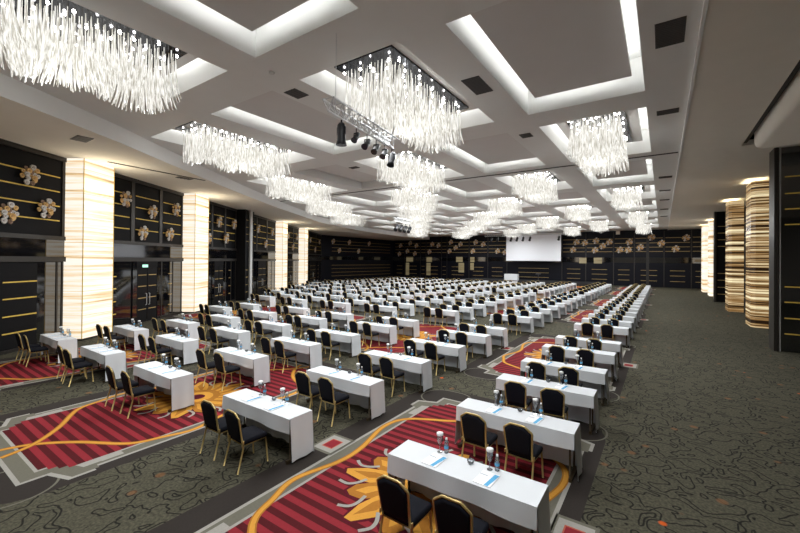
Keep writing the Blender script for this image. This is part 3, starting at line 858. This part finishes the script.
for k, x in enumerate((-21.9, -20.9, -18.8, -17.9, -17.0, -16.0, -12.0)):
    spot((x*.946, 53.95, 7.004), 2.4, 0, f'{ORD[k]} black spotlight along the truss before the screen', 'screen truss spotlights', False, 1.7)

# ------------------------------------------------------------------ ceiling vents
def vent(x, y, z, sx, sy, label, n=8):
    t = thing('ceiling_vent', label, 'vent', (x, y, z), 0, 'ceiling vents')
    b = MB(); b.box((0, 0, -.008), (sx, sy, .016), 'vent'); b.obj('frame', t)
    b = MB()
    for k in range(n): b.box((0, -sy/2+sy*(k+.5)/n, -.02), (sx*.92, sy/n*.45, .012), 'vent')
    b.obj('louvres', t)
vent(.11, 9.36, ZC, .5, 1.0, 'large square dark return grille beside the ceiling edge nearest the camera', 14)
vent(-4.02, 9.4, ZC, .48, 1.0, 'dark square grille on the beam beside the near chandelier', 14)
vent(-8.4, 7.1, ZC, .45, .5, 'small dark double grille on the beam ahead of the truss', 6)
vent(-4.12, 14.1, ZC, .4, .45, 'small grille between the near chandelier and the next coffer', 6)
vent(.12, 14.2, ZC, .56, .4, 'slim double slot vent by the edge before the ceiling track', 4)
vent(-12.67, 14.4, ZC, .5, .3, 'small slot vent beyond the second chandelier line', 4)
for q, y in enumerate((25, 29.6, 34, 40, 46)): vent(.12, y, ZC, .6, .45, f'{ORD[q]} slot vent past the ceiling track along the edge strip', 4)
vent(-16.35, 4.6, ZL, .75, .45, 'slim slot vent in the lower ceiling before the lit column', 4)
vent(-19.9, 9.75, ZL, .4, .7, 'slim slot vent in the lower ceiling past the lit column', 4)
t = thing('smoke_detector', 'small pale smoke detector on the ceiling beam near the truss', 'smoke detector', (-7.95, 5.95, ZC))
b = MB(); b.lathe([(.07, 0), (.07, -.03), (.05, -.05), (.02, -.055)], 'detector', 14); b.obj('body', t)

# ------------------------------------------------------------------ banquet furniture
def chair_parts():
    P = {}
    b = MB(); b.box((0, .0, .46), (.45, .44, .085), 'fabric', None, .04); P['seat'] = b
    b = MB()
    sh = [(-.19, .43), (-.198, .60), (-.214, .835), (-.213, .855), (-.205, .868), (-.115, .935), (-.105, .94), (-.09, .942), (.09, .942), (.105, .94), (.115, .935), (.205, .868), (.213, .855), (.214, .835), (.198, .60), (.19, .43)]
    lean = lambda z: -.215-(z-.43)*.19
    b.tube([(x, lean(z), z) for x, z in sh], .0155, 'chairgold', 6)
    b.tube([(-.2, lean(.5), .5), (.2, lean(.5), .5)], .011, 'chairgold', 6)
    P['back_frame'] = b
    b = MB()
    # upholstered back pad following the frame
    out = [(-.178, .49), (.178, .49), (.186, .6), (.201, .82), (.200, .848), (.19, .862), (.11, .92), (.09, .928), (-.09, .928), (-.11, .92), (-.19, .862), (-.200, .848), (-.201, .82), (-.186, .6)]
    cz = .71
    rows = []
    for sc, dy in ((.80, -.03), (.97, -.024), (1, -.006), (1, .012), (.97, .03), (.80, .042)):
        rows.append([(x*sc, lean(cz+(z-cz)*sc)+dy, cz+(z-cz)*sc) for x, z in out])
    s, n = b.grid(rows, 'fabric', True, True)
    b.f.append(tuple(s+j for j in reversed(range(n)))); b.mi.append(0); b.sm.append(True)
    b.f.append(tuple(s+5*n+j for j in range(n))); b.mi.append(0); b.sm.append(True)
    P['backrest'] = b
    b = MB()
    b.tube([(-.2, -.2, .41), (.2, -.2, .41), (.2, .19, .41), (-.2, .19, .41), (-.2, -.2, .41)], .012, 'chairgold', 6)
    P['seat_frame'] = b
    legs = []
    for sx in (-1, 1):
        b = MB(); b.tube([(sx*.2, .185, .42), (sx*.205, .2, .3), (sx*.212, .225, .0)], .0145, 'chairgold', 6); legs.append(b)
        b = MB(); b.tube([(sx*.2, -.2, .44), (sx*.205, -.22, .34), (sx*.212, -.305, .0)], .0145, 'chairgold', 6); legs.append(b)
    return P, legs
CP, CL = chair_parts()
def merge(mbs):
    o = MB()
    for b in mbs:
        k = len(o.v); o.v += b.v
        for f, mi, sm in zip(b.f, b.mi, b.sm): o.f.append(tuple(k+q for q in f)); o.mi.append(o.m(b.mats[mi])); o.sm.append(sm)
    return o
CHAIR_ONE = merge(list(CP.values())+CL).mesh('banquet_chair')
br = MB()
for sx in (-1, 1): br.box((sx*.222, -.225, .47), (.012, .03, .05), 'chairgold', None, .005)
proto = thing('banquet_chair', '', 'chair', (0, 0, 0), 0, 'banquet chairs at the tables')
for nme, b in CP.items(): kid(b.obj(nme, proto), proto)
for b in CL: kid(b.obj('leg', proto), proto)
for sx in (-1, 1):
    b = MB(); b.box((sx*.222, -.225, .47), (.014, .035, .055), 'chairgold', None, .006); kid(b.obj('link_bracket', proto), proto)

# cloth: short drop on the chair side, floor-length on the ends and far side
def cloth_mesh(seed):
    rnd = random.Random(seed); b = MB(); hw, dp, zt = 1.0, .5, .75
    T = .006
    # top
    nx, ny = 16, 4
    top = [[(-hw+2*hw*i/nx, dp*j/ny, zt+rnd.uniform(-.0015, .0015)) for i in range(nx+1)] for j in range(ny+1)]
    b.grid(top, 'cloth')
    b.grid([[(x, y, z-.012) for x, y, z in r][::-1] for r in top], 'cloth')
    def drop(pts, normal, h, nz, flare, wav, ph, split=0):
        rows = []
        for k in range(nz+1):
            t = k/nz; row = []
            for q, (x, y) in enumerate(pts):
                u = q/(len(pts)-1)
                o = flare*t+wav*t*math.sin(u*PI*ph+seed)
                zz = zt-h*t-(.012*math.sin(u*7+seed) if k == nz and h < .5 else 0)
                row.append((x+normal[0]*o, y+normal[1]*o, max(zz, .008)))
            rows.append(row)
        b.grid(rows, 'cloth')
        b.grid([[(x-normal[0]*.008, y-normal[1]*.008, z) for x, y, z in r][::-1] for r in rows], 'cloth')
        b.grid([[(x, y, z) for x, y, z in rows[-1]], [(x-normal[0]*.008, y-normal[1]*.008, z) for x, y, z in rows[-1]]], 'cloth')
    fx = [(-hw+.0+2*hw*i/18, 0) for i in range(19)]
    drop(fx, (0, -1), .24, 3, .012, .012, 5)
    drop([(hw-2*hw*i/18, dp) for i in range(19)], (0, 1), .745, 5, .03, .03, 9)
    drop([(hw, .02+(dp-.02)*i/9) for i in range(10)], (1, 0), .70, 5, .05, .012, 3)
    drop([(-hw, dp-(dp-.02)*i/9) for i in range(10)], (-1, 0), .70, 5, .05, .012, 3)
    return b.mesh('tablecloth')
CLOTH = [cloth_mesh(s) for s in (1, 2, 3)]
# folding table underneath
tp = thing('folding_table', '', 'table', (0, 0, 0), 0, 'folding tables under the cloths')
b = MB(); b.box((0, .25, .722), (1.97, .46, .028), 'tabletop'); kid(b.obj('tabletop', tp), tp)
for sx in (-1, 1):
    b = MB()
    for y in (.08, .42): b.tube([(sx*.94, y, .71), (sx*.94, y, .05)], .016, 'leg', 6)
    b.box((sx*.96, .225, .045), (.05, .47, .03), 'leg'); b.box((sx*.94, .25, .62), (.03, .34, .03), 'leg')
    for y in (.015, .43): b.box((sx*.96, y, .018), (.05, .05, .034), 'leg')
    kid(b.obj('leg', tp), tp)
# glass with paper cap, water bottle, writing pad, small bowl
gp = thing('goblet', '', 'glass', (0, 0, 0), 0, 'capped goblets on the tables')
b = MB(); b.lathe([(.036, 0), (.036, .006), (.006, .014), (.006, .10), (.022, .118), (.039, .155), (.041, .23), (.036, .255)], 'glass', 12); kid(b.obj('glass', gp), gp)
b = MB(); b.lathe([(.045, .235), (.046, .265), (.03, .272)], 'cap', 12); kid(b.obj('paper_cap', gp), gp)
bp = thing('water_bottle', '', 'bottle', (0, 0, 0), 0, 'water bottles on the tables')
b = MB(); b.lathe([(.029, 0), (.03, .01), (.03, .125), (.027, .145), (.014, .175), (.013, .185)], 'bottle', 12); kid(b.obj('bottle_body', bp), bp)
b = MB(); b.lathe([(.0308, .065), (.0308, .10)], 'blue', 12, caps=False); kid(b.obj('bottle_label', bp), bp)
b = MB(); b.lathe([(.015, .182), (.015, .203), (.012, .206)], 'cap', 10); kid(b.obj('bottle_cap', bp), bp)
npd = thing('writing_pad', '', 'notepad', (0, 0, 0), 0, 'writing pads on the tables')
b = MB(); b.box((0, 0, .003), (.22, .31, .006), 'paper')
b.face([(.03, -.15, .0066), (.08, -.15, .0066), (.108, .14, .0066), (.05, .14, .0066)], 'blue')
b.box((-.06, .06, .0064), (.10, .012, .0008), 'ink')
kid(b.obj('pad', npd), npd)
bw = thing('glass_bowl', '', 'bowl', (0, 0, 0), 0, 'small glass bowls on the tables')
b = MB(); b.lathe([(.025, 0), (.042, .02), (.048, .05), (.045, .05), (.038, .022), (.02, .006)], 'glass', 12); kid(b.obj('bowl', bw), bw)
PROTO = [proto, tp, gp, bp, npd, bw]

COLX = [(-3.08, -1.1), (-7.0, -5.06), (-10.74, -8.88), (-14.25, -12.45), (-17.56, -15.76), (-20.95, -19.4), (-24.3, -22.7), (-27.7, -26.1), (-31.0, -29.4), (-34.3, -32.7)]
COLN = ['column nearest the open carpet'] + [f'{ORD[k]} column from the open carpet' for k in range(1, 10)]
B1 = {0: [4.25, 6.36, 8.37, 10.2, 12.35, 14.15], 1: [4.2, 6.3, 8.4, 10.55, 12.7, 14.45], 2: [4.1, 6.15, 8.1, 10.0, 12.25, 14.0], 3: [4.05, 6.1, 8.0, 9.9, 11.9, 13.7], 4: [3.88, 6.0, 7.9, 9.75, 11.75, 13.9], 5: [11.6, 13.4]}
S2 = [17.6, 18.15, 18.05, 17.4, 17.2, 17.0, 17.0, 17.0, 17.0, 17.0]; PT2 = [1.9, 1.9, 1.88, 1.84, 1.8, 1.76, 1.76, 1.76, 1.76, 1.76]
S3 = [36.2, 36.3, 36.1, 35.4, 34.8, 34.0, 34.0, 34.0, 34.0, 34.0]; PT3 = [2.0, 1.98, 1.95, 1.92, 1.9, 1.88, 1.86, 1.86, 1.86, 1.86]
TABLES = []
for c in range(10):
    x0, x1 = COLX[c]
    def ok(y): return x0-.9 > WC.x-.655*(y-WC.y) or c < 5
    for r, y in enumerate(B1.get(c, [])): TABLES.append((c, r, y, 0))
    r = 0
    for k in range(9):
        y = S2[c]+PT2[c]*k
        if ok(y): TABLES.append((c, r, y, 1)); r += 1
    r = 0
    for k in range(9):
        y = S3[c]+PT3[c]*k
        if ok(y): TABLES.append((c, r, y, 2)); r += 1
BLK = ['near block', 'middle block', 'far block']
rng = random.Random(42)
chairs = []
for c, r, y, bk in TABLES:
    x0, x1 = COLX[c]; cx = (x0+x1)/2; sx = (x1-x0)/2/1.0
    where = f'{ORD[r]} table of the {COLN[c]}, {BLK[bk]}'
    o = link('tablecloth', CLOTH[(c+r+bk) % 3], None, (cx, y, 0)); o.scale = (sx, 1, 1)
    tag(o, 'white cloth on ' + where, 'tablecloth', 'white tablecloths')
    if bk == 0 or (bk == 1 and c == 0):
        t = copy_tree(tp, (cx, y, 0), 0, sx*.985); t['label'] = 'table legs under ' + where.replace(' of the', ',')
    for sd in (-1, 1):
        jx, jy, ja = rng.uniform(-.03, .03), rng.uniform(-.05, .03), rng.uniform(-.06, .06)
        px, py = cx-.03+sd*.36*min(1, sx+.05)+jx, y-(.40 if (c, r, bk) == (0, 0, 0) else .34)+jy
        chairs.append((math.hypot(px, py), px, py, ja, ('wall-side ' if sd < 0 else 'carpet-side ')+'black chair at '+where, bk, c, r))
    if bk < 2:
        full = bk == 0
        for sd, gx in ((-1, -.42), (1, .30)):
            seat = 'wall-side' if sd < 0 else 'carpet-side'
            yy = y+.43+rng.uniform(-.02, .02); gxx = cx+gx*sx+rng.uniform(-.02, .02)
            t = copy_tree(gp, (gxx, yy, .752)); t['label'] = f'{seat} capped goblet, ' + where
            t = copy_tree(bp, (gxx+.085, yy+.03, .752)); t['label'] = f'{seat} water bottle, ' + where
            t = copy_tree(npd, (gxx+.045, y+.215+rng.uniform(-.02, .02), .753), rng.uniform(-.08, .08)); t['label'] = f'{seat} blue-striped pad, ' + where
        if full:
            t = copy_tree(bw, (cx+.04, y+.41, .752)); t['label'] = 'small glass bowl, ' + where
chairs.sort(key=lambda q: q[0])
rest = MB()
for n_, (d_, px, py, ja, lab, bk, c, r) in enumerate(chairs):
    if n_ < 90:
        t = copy_tree(proto, (px, py, .009), ja); t['label'] = lab
    elif n_ < 300:
        o = link('banquet_chair', CHAIR_ONE, None, (px, py, .009), ja); tag(o, lab, 'chair', 'banquet chairs at the tables')
    else:
        k = len(rest.v); ca, sa = math.cos(ja), math.sin(ja)
        if 'SRC' not in globals(): SRC = merge(list(CP.values())+CL)
        rest.v += [(px+x*ca-y_*sa, py+x*sa+y_*ca, z+.009) for x, y_, z in SRC.v]
        for f, mi, sm in zip(SRC.f, SRC.mi, SRC.sm): rest.f.append(tuple(k+q for q in f)); rest.mi.append(rest.m(SRC.mats[mi])); rest.sm.append(sm)
if rest.v:
    o = rest.obj('banquet_chairs'); tag(o, 'distant black chairs at the tables of the last rows', 'chairs', kind='stuff')
for p in PROTO:
    for ch in KIDS[p.name]:
        D.objects.remove(ch)
    D.objects.remove(p)

# ------------------------------------------------------------------ world and view
w = D.worlds.new('world'); scene.world = w; w.use_nodes = True
w.node_tree.nodes['Background'].inputs['Color'].default_value = (.0, .0, .0, 1)
vs = scene.view_settings
vs.view_transform = 'Standard'; vs.look = 'None'; vs.gamma = 1; vs.use_curve_mapping = False; vs.exposure = 0.14
scene.cycles.use_denoising = True
scene.cycles.max_bounces = 8; scene.cycles.diffuse_bounces = 4; scene.cycles.transparent_max_bounces = 16
scene.cycles.caustics_reflective = False; scene.cycles.caustics_refractive = False
scene.cycles.sample_clamp_indirect = 6
